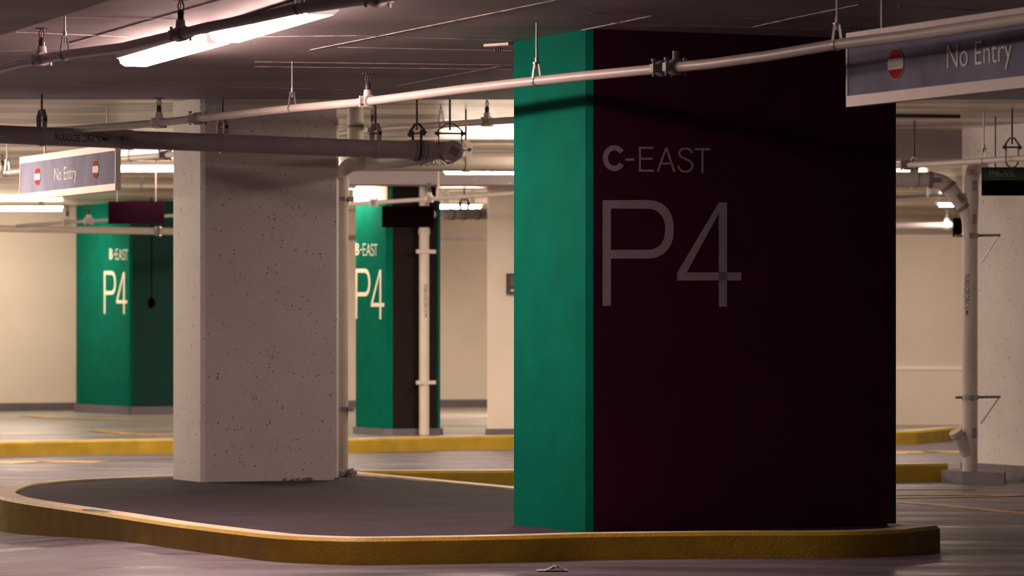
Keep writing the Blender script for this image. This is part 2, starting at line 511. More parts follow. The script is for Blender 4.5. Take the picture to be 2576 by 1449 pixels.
# scrape of green paint on the kerb top
pts = [on_z(205, 1281, IZ + .001), on_z(235, 1280, IZ + .001), on_z(285, 1288, IZ + .001), on_z(262, 1289, IZ + .001)]
mb = MB(); mb.add(pts, [(0, 1, 2, 3)]); o = mb.build('paint_scrape', 'chip_green', isl); o['label'] = 'green paint scrape'

def kerb_strip(name, label, pts_px, w, mats=('yellow', 'rim'), zb=-0.05, z=IZ):
    f = catmull([on_z(x, y, z).xy for x, y in pts_px], 4)
    n = len(f); g = []
    for i in range(n):
        d = (f[min(n - 1, i + 1)] - f[max(0, i - 1)]).normalized()
        nn = Vector((-d.y, d.x))
        if nn.y < 0: nn = -nn
        g.append(f[i] + nn * w)
    g1 = [a + (b - a).normalized() * 0.025 for a, b in zip(f, g)]
    root = thing(name, label, 'kerb', (f[0].x, f[0].y, 0))
    m = MB()
    def sheet(la, za, lb, zb2, mi):
        m.add([(p[0], p[1], za) for p in la] + [(p[0], p[1], zb2) for p in lb], [(i, i + 1, n + i + 1, n + i) for i in range(n - 1)], mi)
    sheet(f, zb, f, z - .02, 0); sheet(f, z - .02, g1, z, 0); sheet(g1, z, g, z, 1); sheet(g, z, g, zb, 0)
    for i in (0, n - 1):
        m.add([(f[i].x, f[i].y, zb), (f[i].x, f[i].y, z), (g[i].x, g[i].y, z), (g[i].x, g[i].y, zb)], [(0, 1, 2, 3)], 0)
    m.build('kerb_stone', mats, root)
    return f, g
kerb_strip('median_kerb', 'narrow yellow median kerb running behind the C-EAST column', [(905, 1184.5), (1100, 1184), (1288, 1183), (1800, 1175), (2262, 1168), (2385, 1166)], 0.22)
f, g = kerb_strip('long_kerb', 'long far yellow kerb in front of both B-EAST columns',
                  [(-260, 1117), (0, 1112), (150, 1109), (433, 1105), (875, 1105), (1000, 1101), (1288, 1096), (1800, 1090), (2262, 1085), (2330, 1082), (2413, 1075), (2480, 1070)], 0.26)
mb = MB()
poly = [(p.x, p.y) for p in g] + [(30, 74), (-30, 74), (-30, g[0].y)]
mb.prism(poly, 0.0, IZ - 0.005)
struct('floor_raised', mb, 'raised')

# painted lines on the floor
def floor_line(pts, w, z=0.004, par=floor):
    m = MB()
    q = [on_z(x, y, z) for x, y in pts]
    for a, b in zip(q[:-1], q[1:]):
        d = b - a
        m.box((a + b) / 2, d, d.cross(UP), UP, d.length / 2, w / 2, 0.003)
    return m.build('painted_line', 'line', par)
floor_line([(2180, 1246), (2480, 1245), (2620, 1247)], 0.10)
floor_line([(2180, 1254), (2420, 1250), (2620, 1246)], 0.10)
floor_line([(2180, 1258), (2360, 1270), (2620, 1295)], 0.10)
floor_line([(2200, 1232), (2450, 1231)], 0.08)
floor_line([(2230, 1140), (2330, 1136), (2425, 1137)], 0.5)
floor_line([(0, 1165), (100, 1161), (255, 1162)], 0.35)
floor_line([(80, 1046), (150, 1052), (300, 1055)], 0.3, IZ + .002)
floor_line([(250, 1083), (330, 1092), (440, 1094)], 0.25, IZ + .002)

# ------------------------------------------------------------------ columns
def footprint(corner, d_left, len_left, d_right, len_right, ch):
    """polygon, counter-clockwise seen from above, of a column whose nearest corner is given; returns (points, side names)"""
    c = Vector((corner[0], corner[1])); a = Vector((d_left.x, d_left.y)) * len_left; b = Vector((d_right.x, d_right.y)) * len_right
    q = [c, c + b, c + a + b, c + a]
    out, names = [], []
    nm = ['front', 'far_side', 'rear', 'near_side']
    for i in range(4):
        p, nx_, pv = q[i], q[(i + 1) % 4], q[i - 1]
        out.append(p + (pv - p).normalized() * ch); names.append('chamfer')
        out.append(p + (nx_ - p).normalized() * ch); names.append(nm[i])
    return out, names

def solve_len(c, d, px):
    k = (px - CX) / F
    return (k * c.y - c.x) / (d.x - k * d.y)

# the big green column with C-EAST P4
cc = P(1479, 834, 22.2)
ch = 0.034
L1 = solve_len(cc, U1, 1287); L2 = solve_len(cc, U2, 2261)
poly, names = footprint(cc.xy, U1, L1, U2, L2, ch)
col = thing('column', 'huge green column, shade painted on its front, lettered C-EAST P4', 'column', (cc.x, cc.y, IZ))
mb = MB()
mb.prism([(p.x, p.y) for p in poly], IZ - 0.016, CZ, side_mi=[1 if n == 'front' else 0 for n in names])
mb.build('shaft', ['green', 'shade_plum'], col)
front = Plane(cc.xy, U2.xy)
fn = Vector((U2.y, -U2.x, 0))
def fmap_main(x, y):
    return front.hit(1280 + x / 3.15, 340 + y / 3.15) + fn * 0.002
paint_letters('C-EAST', None, fmap_main, 'letter', 'letter', col)
paint_letters('P4', None, fmap_main, 'letter', 'letter', col)

# the white column on the island
cw = P(507, 834, 29.7)
L1 = solve_len(cw, U1, 433); L2 = solve_len(cw, U2, 855.5)
poly, names = footprint(cw.xy, U1, L1, U2, L2, 0.03)
wc = thing('column', 'pitted white concrete column on the island with pipe beside it', 'column', (cw.x, cw.y, IZ))
mb = MB(); mb.prism([(p.x, p.y) for p in poly], IZ - 0.016, CZ2); mb.build('shaft', 'white', wc)
mb = MB()
for i in range(12):
    t = random.uniform(.55, 1)
    p = cw + U2 * (L2 * t) - U1 * random.uniform(0.0, 0.03)
    s_ = random.uniform(.006, .02)
    p.z = IZ - 0.01 + s_ * .3
    mb.box(p, (random.random(), random.random(), .2), (-.4, 1, .1), (0, .1, 1), s_, s_ * .7, s_ * .6)
o = mb.build('grout_crumbs', 'dirt', wc); o['kind'] = 'stuff'

def b_column(corner_px, d, left_px, right_len, label, txt_box, p4_box, base_h, top, face='shade_plum', ch=0.03):
    c = P(corner_px, 834, d)
    L1 = solve_len(c, U1, left_px)
    poly, names = footprint(c.xy, U1, L1, U2, right_len, ch)
    r = thing('column', label, 'column', (c.x, c.y, IZ))
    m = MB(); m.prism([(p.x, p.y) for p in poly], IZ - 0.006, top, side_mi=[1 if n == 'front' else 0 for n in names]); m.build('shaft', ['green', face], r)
    m = MB(); m.prism([(p.x, p.y) for p in offset_loop(poly, -0.03)], IZ - 0.006, IZ + base_h); m.build('plinth', 'base', r)
    pln = Plane(c.xy, U1.xy); nn = Vector((-U2.x, -U2.y, 0))
    def mp(box, src):
        def f(x, y):
            tx, ty = (x - src[0]) / (src[2] - src[0]), (y - src[1]) / (src[3] - src[1])
            return pln.hit(box[0] + tx * (box[2] - box[0]), box[1] + ty * (box[3] - box[1])) + nn * 0.003
        return f
    paint_letters('B-EAST', None, mp(txt_box, (742, 80, 1597, 298)), 'letter', 'letter_b', r)
    paint_letters('P4', None, mp(p4_box, (742, 515, 1842, 1360)), 'letter', 'letter_b', r)
    return r, c
b_column(327, 53.1, 190, 1.3, 'green B-EAST column by the bright cream wall', (276, 625, 322, 654), (262, 682, 320, 790), 0.11, CZ2, 'shade_green')
rb, cb = b_column(975, 42.6, 890, 0.66, 'green B-EAST column with a white drain pipe on its front', (895, 611, 950, 644), (895, 676, 967, 803), 0.07, CZ2, 'shade_umber', 0.06)

# cream band at the head of that column's lettered side
pln = Plane(cb.xy, U1.xy)
a, b = pln.hit(974.5, 462), pln.hit(890.5, 462)
zlo = pln.hit(932, 507).z
m = MB(); m.box(Vector(((a.x + b.x) / 2, (a.y + b.y) / 2, (zlo + CZ2) / 2)) - U2 * .002, U1, U2, UP, (b - a).length / 2, .004, (CZ2 - zlo) / 2)
o = m.build('cream_band', 'wall', rb); o['label'] = 'cream band'

# cream column at the far kerb
c = P(1225.5, 834, 43.0)
mb = MB(); poly, names = footprint(c.xy, Vector((0.02, 1, 0)).normalized(), 0.8, U2, 1.4, 0.02)
lc = thing('column', 'plain cream column with a dark keypad box', 'column', (c.x, c.y, IZ))
mb.prism([(p.x, p.y) for p in poly], IZ - 0.006, CZ2); mb.build('shaft', 'wall', lc)
mb = MB(); mb.prism([(p.x, p.y) for p in offset_loop(poly, -0.02)], IZ - 0.006, IZ + 0.06); mb.build('plinth', 'base', lc)
pl = Plane(c.xy, U2.xy); pn = Vector((U2.y, -U2.x, 0))
kp = thing('keypad', 'small dark keypad box on the plain cream column', 'keypad', pl.hit(1283, 714))
mb = MB(); q = pl.hit(1285, 714)
mb.box(q + pn * 0.037, U2, pn, UP, 0.056, 0.035, 0.115); mb.build('case', 'dark', kp)
for i in range(4):
    for j in range(3):
        m = MB(); m.box(q + pn * 0.074 + U2 * (-.03 + .03 * j) + UP * (.075 - .03 * i), U2, pn, UP, .009, .005, .009); m.build('key', 'clamp', kp)
m = MB(); m.box(q + pn * 0.073 + UP * -0.075, U2, pn, UP, .035, .004, .014); m.build('card_slot', 'alu', kp)

# pale column at the edge with drain pipes in front
er = P(2416, 834, 34.3)
poly, names = footprint((er + (-U1) * 4.0).xy, U1, 4.0, U2, 3.0, 0.03)
ec = thing('column', 'wide pale grey column behind the tall drain pipes', 'column', (er.x, er.y, 0))
mb = MB(); mb.prism([(p.x, p.y) for p in poly], 0.0, CZ2); mb.build('shaft', 'white', ec)
mb = MB(); mb.prism([(p.x, p.y) for p in offset_loop(poly, -0.015)], 0.0, 0.135); mb.build('plinth', 'base', ec)

# ------------------------------------------------------------------ pipes
def at_px(pts, px):
    """point and direction of a pipe where it crosses an image column"""
    for a, b in zip(pts[:-1], pts[1:]):
        pa, pb = CX + F * a.x / a.y, CX + F * b.x / b.y
        if min(pa, pb) - 1e-6 <= px <= max(pa, pb) + 1e-6 and abs(pa - pb) > 1e-9:
            k = (px - CX) / F; d = b - a
            t = (k * a.y - a.x) / (d.x - k * d.y)
            return a + d * t, d.normalized()
    d = (pts[1] - pts[0]).normalized()
    return pts[0].copy(), d

def ceil_at(y):
    return CZ if y < STEP else CZ2

def sprinkler(root, p, axis, r, s=1.0, bulb='dark'):
    """upright sprinkler on a mechanical tee: saddle, outlet, body > arms, bulb, deflector"""
    ax = axis.normalized()
    m = MB(); m.band(p, ax, r + .001, .085 * s, .012 * s)
    m.tube([p + UP * r * .6, p + UP * (r + .045 * s)], [.030 * s, .024 * s], 16)
    sd = ax.cross(UP).normalized()
    for sg in (-1, 1):
        m.box(p + sd * sg * (r + .018 * s), ax, sd, UP, .022 * s, .018 * s, .016 * s)
        m.tube([p + sd * sg * (r + .024 * s) - UP * .035 * s, p + sd * sg * (r + .024 * s) + UP * .035 * s], .008 * s, 8)
    m.build('pipe_tee', 'pipe', root)
    q = p + UP * (r + .045 * s)
    m = MB(); m.tube([q, q + UP * .028 * s], .017 * s, 12); m.tube([q + UP * .028 * s, q + UP * .05 * s], [.021 * s, .012 * s], 6)
    h = m.build('sprinkler_head', 'dark', root)
    m = MB()
    for sg in (-1, 1):
        m.tube([q + UP * .045 * s + sd * sg * .010 * s, q + UP * .07 * s + sd * sg * .016 * s, q + UP * .098 * s + sd * sg * .005 * s], .0038 * s, 6)
    m.build('frame_arms', 'dark', h)
    m = MB(); m.tube([q + UP * .048 * s, q + UP * .09 * s], .0036 * s, 8); m.build('bulb', bulb, h)
    m = MB(); m.tube([q + UP * .098 * s, q + UP * .103 * s], [.012 * s, .028 * s], 14)
    for i in range(10):
        u = 2 * math.pi * i / 10
        dv = Vector((math.cos(u), math.sin(u), 0))
        m.box(q + UP * .101 * s + dv * .030 * s, dv, UP.cross(dv), UP, .008 * s, .004 * s, .002 * s)
    m.build('deflector', 'dark', h)

def coupling(root, p, axis, r, mat='clamp', s=1.0):
    ax = axis.normalized(); sd = ax.cross(UP).normalized()
    m = MB()
    m.band(p, ax, r, .055 * s, .016 * s)
    m.band(p, ax, r, .075 * s, .008 * s)
    for sg in (-1, 1):
        m.box(p + sd * sg * (r + .026 * s), ax, sd, UP, .018 * s, .018 * s, .022 * s)
        m.tube([p + sd * sg * (r + .030 * s) - UP * .045 * s, p + sd * sg * (r + .030 * s) + UP * .045 * s], .0075 * s, 8)
        m.tube([p + sd * sg * (r + .030 * s) + UP * .036 * s, p + sd * sg * (r + .030 * s) + UP * .05 * s], .013 * s, 6)
    m.build('coupling', mat, root)

def loop_hanger(root, p, axis, r, top=None, mat='steel', s=1.0, drop=.075):
    """swivel loop hanger: a pear shaped strap under the pipe and a threaded rod up to the slab"""
    ax = axis.normalized(); sd = ax.cross(UP).normalized()
    ztop = ceil_at(p.y) if top is None else top
    yoke = p + UP * (r + drop * s)
    m = MB()
    m.band(p, ax, r + .001, .022 * s, .004 * s, math.radians(60), math.radians(300), 22)
    for sg in (-1, 1):
        e = p + (UP * math.cos(math.radians(60)) + sd * sg * math.sin(math.radians(60))) * (r + .003)
        m.strip([e, yoke + sd * sg * .014 * s - UP * .012 * s, yoke + sd * sg * .012 * s], ax, .022 * s, UP, .004 * s)
    m.box(yoke, ax, sd, UP, .012 * s, .018 * s, .004 * s)
    h = m.build('hanger', mat, root)
    m = MB(); m.tube([yoke - UP * .03 * s, Vector((yoke.x, yoke.y, ztop))], .006 * s, 8); m.build('rod', mat, h)
    m = MB(); m.tube([yoke + UP * .004, yoke + UP * .03 * s], .011 * s, 6); m.build('nut', mat, h)

def clevis(root, p, axis, r, top=None, mat='clamp', rmat='dark', s=1.0, w=.036, wide=1.0):
    """clevis hanger: strap under the pipe, bent yoke over it, cross bolt and rod"""
    ax = axis.normalized(); sd = ax.cross(UP).normalized()
    ztop = ceil_at(p.y) if top is None else top
    hb = r + .05 * s
    m = MB()
    m.band(p, ax, r + .001, w * s, .006, math.radians(90), math.radians(270), 20)
    for sg in (-1, 1):
        m.strip([p + sd * sg * (r + .004), p + sd * sg * (r + .004) + UP * (hb + .02)], ax, w * s, sd, .006)
    h = m.build('hanger', mat, root)
    m = MB()
    hy = r + .125 * s
    for sg in (-1, 1):
        a = p + sd * sg * (r + .012) * wide + UP * (hb - .02)
        b = p + sd * sg * (r + .012) * wide + UP * (hb + .02)
        m.strip([a, b, p + sd * sg * r * .35 + UP * hy, p + UP * hy], ax, w * s, sd, .007)
    m.build('yoke', mat, h)
    m = MB(); m.tube([p + UP * hb - sd * (r + .035) * wide, p + UP * hb + sd * (r + .035) * wide], .007, 8)
    for sg in (-1, 1):
        m.tube([p + UP * hb + sd * sg * (r + .018) * wide, p + UP * hb + sd * sg * (r + .03) * wide], .014, 6)
    m.build('cross_bolt', rmat, h)
    m = MB(); m.tube([p + UP * (hy - .05), Vector((p.x, p.y, ztop))], .008, 8); m.build('rod', rmat, h)

def run(name, label, cat, pts, r, mat, group=None, part='pipe', n=22):
    root = thing(name, label, cat, pts[0], group)
    m = MB(); m.tube(pts, r, n); m.build(part, mat, root)
    return root

def wrap_text(root, text, p, along, r, length, h, up_angle=0.0, name='lettering', mat='ink', arrow=True, around=None):
    """stencil lettering bent round a pipe; p on the axis where the text starts; around = direction that faces the reader"""
    al = along.normalized()
    out = around - al * around.dot(al); out.normalize()
    upv = out.cross(al)
    def mp(x, y):
        th = (y - h / 2) / r + up_angle
        return p + al * x + (out * math.cos(th) + upv * math.sin(th)) * (r + .0015)
    tl = length * (0.84 if arrow else 1.0)
    font_text(text, mp, tl, h, name, mat, root, offset=0.012)
    if arrow:
        x0, x1 = length * .87, length
        xm = x0 + (x1 - x0) * .55
        m = MB()
        m.add([mp(x0, h * .3), mp(xm, h * .3), mp(xm, h * .7), mp(x0, h * .7)], [(0, 1, 2, 3)])
        m.add([mp(xm, 0.0), mp(x1, h * .5), mp(xm, h)], [(0, 1, 2)])
        m.build('arrow', mat, root, recalc=False)

# P1: the long sprinkler pipe that passes in front of the big column and the near sign
pp = Plane((.15, 21.75), (-.45, .89))
p1 = [pp.hit(x, y) for x, y in [(120, 330), (297, 318), (400, 309), (500, 298), (651, 282), (737, 273), (896, 259), (999, 246), (1152, 226), (1291, 210),
                                (1459, 192), (1639, 175), (1792, 160), (1936, 140), (2095, 113), (2300, 88), (2428, 69), (2572, 48), (2760, 20)]]
r1 = .027
root = run('sprinkler_pipe', 'pale sprinkler pipe crossing in front of the big C-EAST column', 'pipe', p1, r1, 'pipe')
for px in (925, 400):
    p, d = at_px(p1, px); sprinkler(root, p, d, r1)
p, d = at_px(p1, 1668); coupling(root, p, d, r1)
p, d = at_px(p1, 1700); coupling(root, p, d, r1)
m = MB(); m.tube([p + UP * .03, p + UP * .085], .018, 12); m.build('outlet_stub', 'clamp', root)
p, d = at_px(p1, 498); coupling(root, p, d, r1)
for px in (1350, 735, 2106):
    p, d = at_px(p1, px); loop_hanger(root, p, d, r1, mat='steel')

# P2: the sprinkler pipe under the near lamps
pp = Plane((-2.48, 21.3), (-.40, .915))
p2 = [pp.hit(x, y) for x, y in [(-120, 195), (0, 172), (51, 158), (102, 149), (164, 138), (307, 120), (436, 90), (512, 71), (640, 46), (750, 22), (973, -10), (1150, -45)]]
root = run('sprinkler_pipe', 'sprinkler pipe under the twin lamp with red-bulb sprinkler heads', 'pipe', p2, r1, 'pipe')
for px in (105, 455):
    p, d = at_px(p2, px); sprinkler(root, p, d, r1, bulb='bulb')
for px in (163, 752):
    p, d = at_px(p2, px); loop_hanger(root, p, d, r1, mat='steel')
p, d = at_px(p2, 950); coupling(root, p, d, r1, 'pipe')

# P3: the big drain pipe in front of the white column, with wye and cleanout plug
pp = Plane((-2.18, 28.9), U2.xy)
p3 = [pp.hit(x, y) for x, y in [(-220, 331), (0, 338), (300, 350.5), (560, 360), (845, 371), (1012, 377), (1095, 379)]]
r3 = .068
root = run('drain_pipe', 'dark grey drain pipe stencilled PARKADE DRAIN ending in a round cleanout plug', 'pipe', p3, r3, 'pipe_grey')
tod = Vector((.12, -1, 0))
for px in (105, 560, 945):
    p, d = at_px(p3, px); clevis(root, p, d, r3, mat='pipe_grey')
p, d = at_px(p3, 131)
q, _ = at_px(p3, 268)
wrap_text(root, 'PARKADE DRAIN', p, d, r3, (q - p).length, .052, up_angle=-.1, around=tod)
p, d = at_px(p3, 317)
m = MB(); m.band(p, d, r3, .09, .007)
m.build('band_coupling', 'pipe_grey', root)
for k in range(4):
    q = p + d * (-.03 + .02 * k)
    m = MB(); m.box(q + tod.normalized() * (r3 + .008) + UP * .015, d, UP, tod, .004, .02, .004); m.build('band_screw', 'clamp', root)
p, d = at_px(p3, 1058)
m = MB(); m.band(p, d, r3, .19, .009); m.build('band_coupling', 'pipe_grey', root)
m = MB()
for k in range(4):
    m.band(p + d * (-.06 + .03 * k), d, r3 + .009, .012, .004)
m.build('band_screw', 'clamp', root)
clevis(root, p - d * .03, d, r3 + .012, mat='dark', wide=1.5, w=.02)
# cleanout fitting, facing the viewer
pe = p3[-1]
ca = Vector((.22, -1, -.05)).normalized()
m = MB(); m.tube([pe - d * .02, pe + d * .08, pe + d * .10 + ca * .10, pe + d * .11 + ca * .17], [r3, r3 * 1.06, r3 * 1.05, r3 * 1.05], 24)
m.build('wye_fitting', 'pipe_grey', root)
pc = pe + d * .11 + ca * .17
m = MB(); m.tube([pc - ca * .01, pc + ca * .028], [.082, .078], 28); m.tube([pc + ca * .028, pc + ca * .034], [.066, .062], 28)
plug = m.build('cleanout_plug', 'pipe_grey', root)
sx = ca.cross(UP).normalized(); sy = sx.cross(ca)
e1 = (sx + sy * .55).normalized(); e2 = ca.cross(e1)
m = MB(); m.box(pc + ca * .046, e1, e2, ca, .03, .03, .014); m.build('square_lug', 'clamp', plug)
clevis(root, pc - ca * .11, ca.cross(UP).cross(UP) * -1, .085, mat='dark', w=.02)
# lateral from the wye down to the lower pipe
m = MB(); m.tube([pe + d * .0, P(1060, 393, 29.8), P(1000, 402, 30.3), P(925, 410, 30.95)], [r3, r3, r3 * .95, r3 * .95], 22)
m.build('lateral', 'pipe_grey', root)

# lower pipe: from the white column's elbow to the far end, with the downpipe
ep = P(860, 412, 30.85)
hp = Plane(ep.xy, U2.xy)
h1 = hp.hit(905, 411); h2 = hp.hit(1100, 411.5); h3 = hp.hit(1420, 414)
rh = .062
root = run('drain_pipe', 'pale drain pipe with elbow and downpipe beside the white column', 'pipe', [h1, h2, h3], rh, 'pipe_cream')
rv = .052
el = arc(Vector((ep.x, ep.y, ep.z - .12)), ep, h1, 8)
m = MB(); m.tube(el, [rv + (rh - rv) * i / 8 for i in range(9)], 22); m.build('elbow', 'pipe_cream', root)
m = MB(); m.tube([el[0], Vector((ep.x, ep.y, IZ + .02))], rv, 22); m.build('downpipe', 'pipe_cream', root)
m = MB(); m.tube([Vector((ep.x, ep.y, ep.z - .13)), Vector((ep.x, ep.y, ep.z - .34))], rv + .006, 22); m.build('sleeve', 'pipe_cream', root)
vtop = hp.hit(894, 411)
m = MB(); m.tube([vtop, Vector((vtop.x, vtop.y, CZ2))], .064, 22); m.build('riser', 'pipe_cream', root)
m = MB(); m.band(Vector((vtop.x, vtop.y, EYE + (HY - 318) / F * vtop.y)), UP, .064, .02, .006, updir=Vector((1, 0, 0))); m.build('riser_joint', 'clamp', root)
for py in (501, 1029):
    z = EYE + (HY - py) / F * ep.y
    q = Vector((ep.x, ep.y, z))
    m = MB(); m.band(q, UP, rv, .035, .008, updir=Vector((1, 0, 0)))
    m.box(q + Vector((.075, -.02, 0)), (1, 0, 0), (0, 1, 0), UP, .022, .02, .02)
    b_ = m.build('pipe_clip', 'steel', root)
    m = MB(); m.tube([q + Vector((.075, -.055, 0)), q + Vector((.075, .03, 0))], .008, 8); m.build('bolt', 'steel', b_)
p, d = at_px([h1, h2, h3], 1172); clevis(root, p, d, rh, mat='pipe_cream', w=.05)
p, d = at_px([h1, h2, h3], 985); q, _ = at_px([h1, h2, h3], 1134)
wrap_text(root, 'PARKADE DRAIN', p, d, rh, (q - p).length, .045, up_angle=.05, around=tod)
m = MB()
for i in range(14):
    a = random.uniform(0, 6.28)
    q = Vector((ep.x + .09 * math.cos(a), ep.y + .09 * math.sin(a), IZ + .005 + random.random() * .03))
    m.box(q, (random.random(), 1, .3), (-1, random.random(), 0), (0, .3, 1), .025, .02, .016)
o = m.build('grout_rubble', 'dirt', root); o['kind'] = 'stuff'

# P5: second sprinkler pipe behind
pp = Plane((-.521, 30.5), (-.6, .8))
p5 = [pp.hit(x, y) for x, y in [(1480, 290), (1288, 302), (1123, 313), (958, 325), (650, 360), (433, 389), (300, 400), (50, 431), (-120, 450)]]
root = run('sprinkler_pipe', 'sprinkler pipe passing behind the drain cleanout and the white column', 'pipe', p5, .026, 'pipe')
for px in (1225, 937, 6):
    p, d = at_px(p5, px); sprinkler(root, p, d, .026)
for px in (1110, 329, 18):
    p, d = at_px(p5, px); loop_hanger(root, p, d, .026, drop=.09)
m_p, d = at_px(p5, 415); coupling(root, m_p, d, .026)

# P6: thin pipe in front of the middle green column
p6 = [P(870, 514, 41.0), P(1090, 500, 40.2), P(1480, 474, 38.8)]
root = run('sprinkler_pipe', 'thin pale pipe just above the black board at the B-EAST column', 'pipe', p6, .022, 'pipe')
p, d = at_px(p6, 1080); sprinkler(root, p, d, .022)
p, d = at_px(p6, 940); coupling(root, p, d, .022, 'pipe')
p, d = at_px(p6, 1103); loop_hanger(root, p, d, .022, mat='pipe', s=1.2)

# far pipes past the middle column
px0 = cb + U2 * .40
fpn = Vector((U2.y, -U2.x, 0))
vp = Plane((cb + fpn * .10).xy, U2.xy)
va = vp.hit(1067, 545)
hb_ = [P(1110, 539, 43.4), P(1400, 538, 44.6)]
root = run('drain_pipe', 'white downpipe strapped to the front of the B-EAST column', 'pipe', [Vector((va.x, va.y, va.z + .02)), Vector((va.x, va.y, IZ))], .056, 'pipe_cream', part='downpipe')
m = MB(); m.tube([Vector((va.x, va.y, va.z)), Vector((va.x, va.y, CZ2))], .056, 20); m.build('riser', 'pipe', root)
m = MB(); m.tube([Vector((va.x, va.y, va.z - .05)), va + Vector((.06, .1, .03)), hb_[0]], .06, 18); m.build('elbow', 'pipe', root)
m = MB(); m.tube(hb_, .062, 20); m.build('branch', 'pipe_grey', root)
m = MB(); m.tube([Vector((va.x, va.y, va.z - .14)), Vector((va.x, va.y, va.z - .20))], .064, 18); m.build('collar', 'pipe_cream', root)
for py in (633, 962):
    q = vp.hit(1067, py)
    m = MB(); m.box(q + fpn * .05, U2, fpn, UP, .115, .012, .021); m.build('strap', 'pipe_cream', root)
p, d = at_px(hb_, 1168); clevis(root, p, d, .062, mat='pipe_grey')
for px in (1135, 1200):
    p, d = at_px(hb_, px); m = MB(); m.band(p, d, .062, .03, .006); m.build('joint_band', 'clamp', root)
q = vp.hit(1069, 715)
q2 = vp.hit(1069, 800)
wrap_text(root, 'PARKADE DRAIN', Vector((va.x, va.y, q.z)), -UP, .056, q.z - q2.z, .04, around=tod, up_angle=.25)
root = run('conduit', 'grey conduit running low across the far cream wall', 'pipe', [P(870, 598, 54), P(1115, 598, 52), P(1300, 596, 50.5)], .042, 'pipe_grey')

# pipes over the far wall behind the first no-entry sign
p8 = [P(-160, 572, 48.5), P(0, 575, 48.2), P(250, 579, 47.8), P(470, 583, 47.4)]
root = run('drain_pipe', 'pale horizontal pipe across the cream wall under the black board', 'pipe', p8, .043, 'pipe_cream')
p, d = at_px(p8, 398); coupling(root, p, d, .043, 'steel')
p9 = [P(40, 569, 47.0), P(72, 566, 47.0), P(273, 553, 45.5), P(470, 540, 44.3)]
root = run('sprinkler_pipe', 'thin dark sprinkler pipe leading behind the black board', 'pipe', p9, .02, 'pipe_grey')
for px in (170, 223):
    p, d = at_px(p9, px); sprinkler(root, p, d, .02, 1.2)
p9b = [P(250, 467, 45), P(470, 469, 44.4)]
root = run('conduit', 'short pale pipe under the far lamp beside the white column', 'pipe', p9b, .024, 'pipe_cream')
p, d = at_px(p9b, 358); loop_hanger(root, p, d, .024)

# pipes beside the pale column
pp = Plane((4.13, 31.0), U1.xy)
p10 = [pp.hit(x, y) for x, y in [(2050, 425), (2262, 416), (2370, 411), (2576, 398), (2700, 388)]]
root = run('sprinkler_pipe', 'sprinkler pipe crossing in front of the wide pale column', 'pipe', p10, .025, 'pipe')
p, d = at_px(p10, 2282); coupling(root, p, d, .025)
p, d = at_px(p10, 2475); loop_hanger(root, p, d, .025)
p, d = at_px(p10, 2546); clevis(root, p - UP * .01, d, .055, mat='dark', w=.02)
rd = .066
ve = P(2440, 560, 33.0)
dh = [P(2150, 452, 32.9), P(2340, 452.5, 33.0)]
diag0, diag1 = P(2385, 470, 33.0), P(2425, 520, 33.0)
pts = [dh[0], dh[1]] + arc(dh[1], P(2368, 453, 33.0), diag0, 5)[1:] + arc(diag1, P(2440, 540, 33.0), P(2440, 580, 33.0), 5)
root = run('drain_pipe', 'stacked drain pipe bending down in front of the wide pale column', 'pipe', pts, rd, 'pipe')
m = MB(); m.tube([P(2440, 575, 33.0), Vector((P(2440, 575, 33).x, 33.0, .10))], rd, 22); m.build('downpipe', 'pipe', root)
vx = P(2440, 575, 33).x
m = MB(); m.tube([P(2440, 560, 33.0), P(2443, 500, 33.0), P(2443, 452, 33.0), P(2449, 428, 33.1), P(2470, 418, 33.45)], [rd, rd * .98, rd * .98, rd * .95, rd * .9], 22)
m.build('vent_elbow', 'pipe', root)
def lugs(px, py, dirv, n=4, gap=.022):
    q = P(px, py, 33.0 - rd)
    for i in range(n):
        mm = MB(); mm.box(q + dirv * (gap * (i - n / 2)), dirv, Vector((0, 1, 0)), dirv.cross(Vector((0, 1, 0))), .006, .012, .02); mm.build('lug', 'clamp', root)
lugs(2358, 453, Vector((1, 0, 0))); lugs(2452, 470, -UP); lugs(2452, 555, -UP); lugs(2452, 1092, -UP); lugs(2418, 500, Vector((.62, 0, -.78)))
for t in (dh[1], diag0, diag1):
    d_ = Vector((1, 0, 0)) if t is dh[1] else Vector((.62, 0, -.78)).normalized()
    m = MB(); m.band(t, d_, rd, .03, .006); m.build('joint_band', 'clamp', root)
p, d = at_px(dh, 2300); clevis(root, p, d, rd, mat='pipe')
# cleanout wye at the foot
foot = Vector((vx, 33.0, EYE + (HY - 1150) / F * 33.0))
m = MB(); m.tube([foot + UP * .0, foot + Vector((-.06, -.03, .10)), foot + Vector((-.115, -.06, .19))], [rd * .9, rd * .85, rd * .8], 20); m.build('cleanout_branch', 'pipe', root)
m = MB(); m.tube([foot + Vector((-.115, -.06, .19)), foot + Vector((-.135, -.07, .225))], rd * .9, 20); m.build('cleanout_cap', 'pipe', root)
for py in (593, 1000):
    z = EYE + (HY - py) / F * 33.0
    q = Vector((vx, 33.0, z))
    m = MB(); m.band(q, UP, rd, .045, .006, updir=Vector((1, 0, 0)))
    m.strip([q + Vector((-.12, .0, 0)), q + Vector((.26, .02, .005))], UP, .022, UP, .012)
    b_ = m.build('pipe_bracket', 'steel', root)
    m = MB(); m.strip([q + Vector((.25, .02, .0)), q + Vector((.13, .25, -.22))], UP, .016, UP, .010); m.build('brace', 'steel', b_)
q = Vector((vx, 33.0, EYE + (HY - 690) / F * 33)); q2 = EYE + (HY - 795) / F * 33
wrap_text(root, 'PARKADE DRAIN', q, -UP, rd, q.z - q2, .045, around=Vector((-.7, -1, 0)), up_angle=.1)
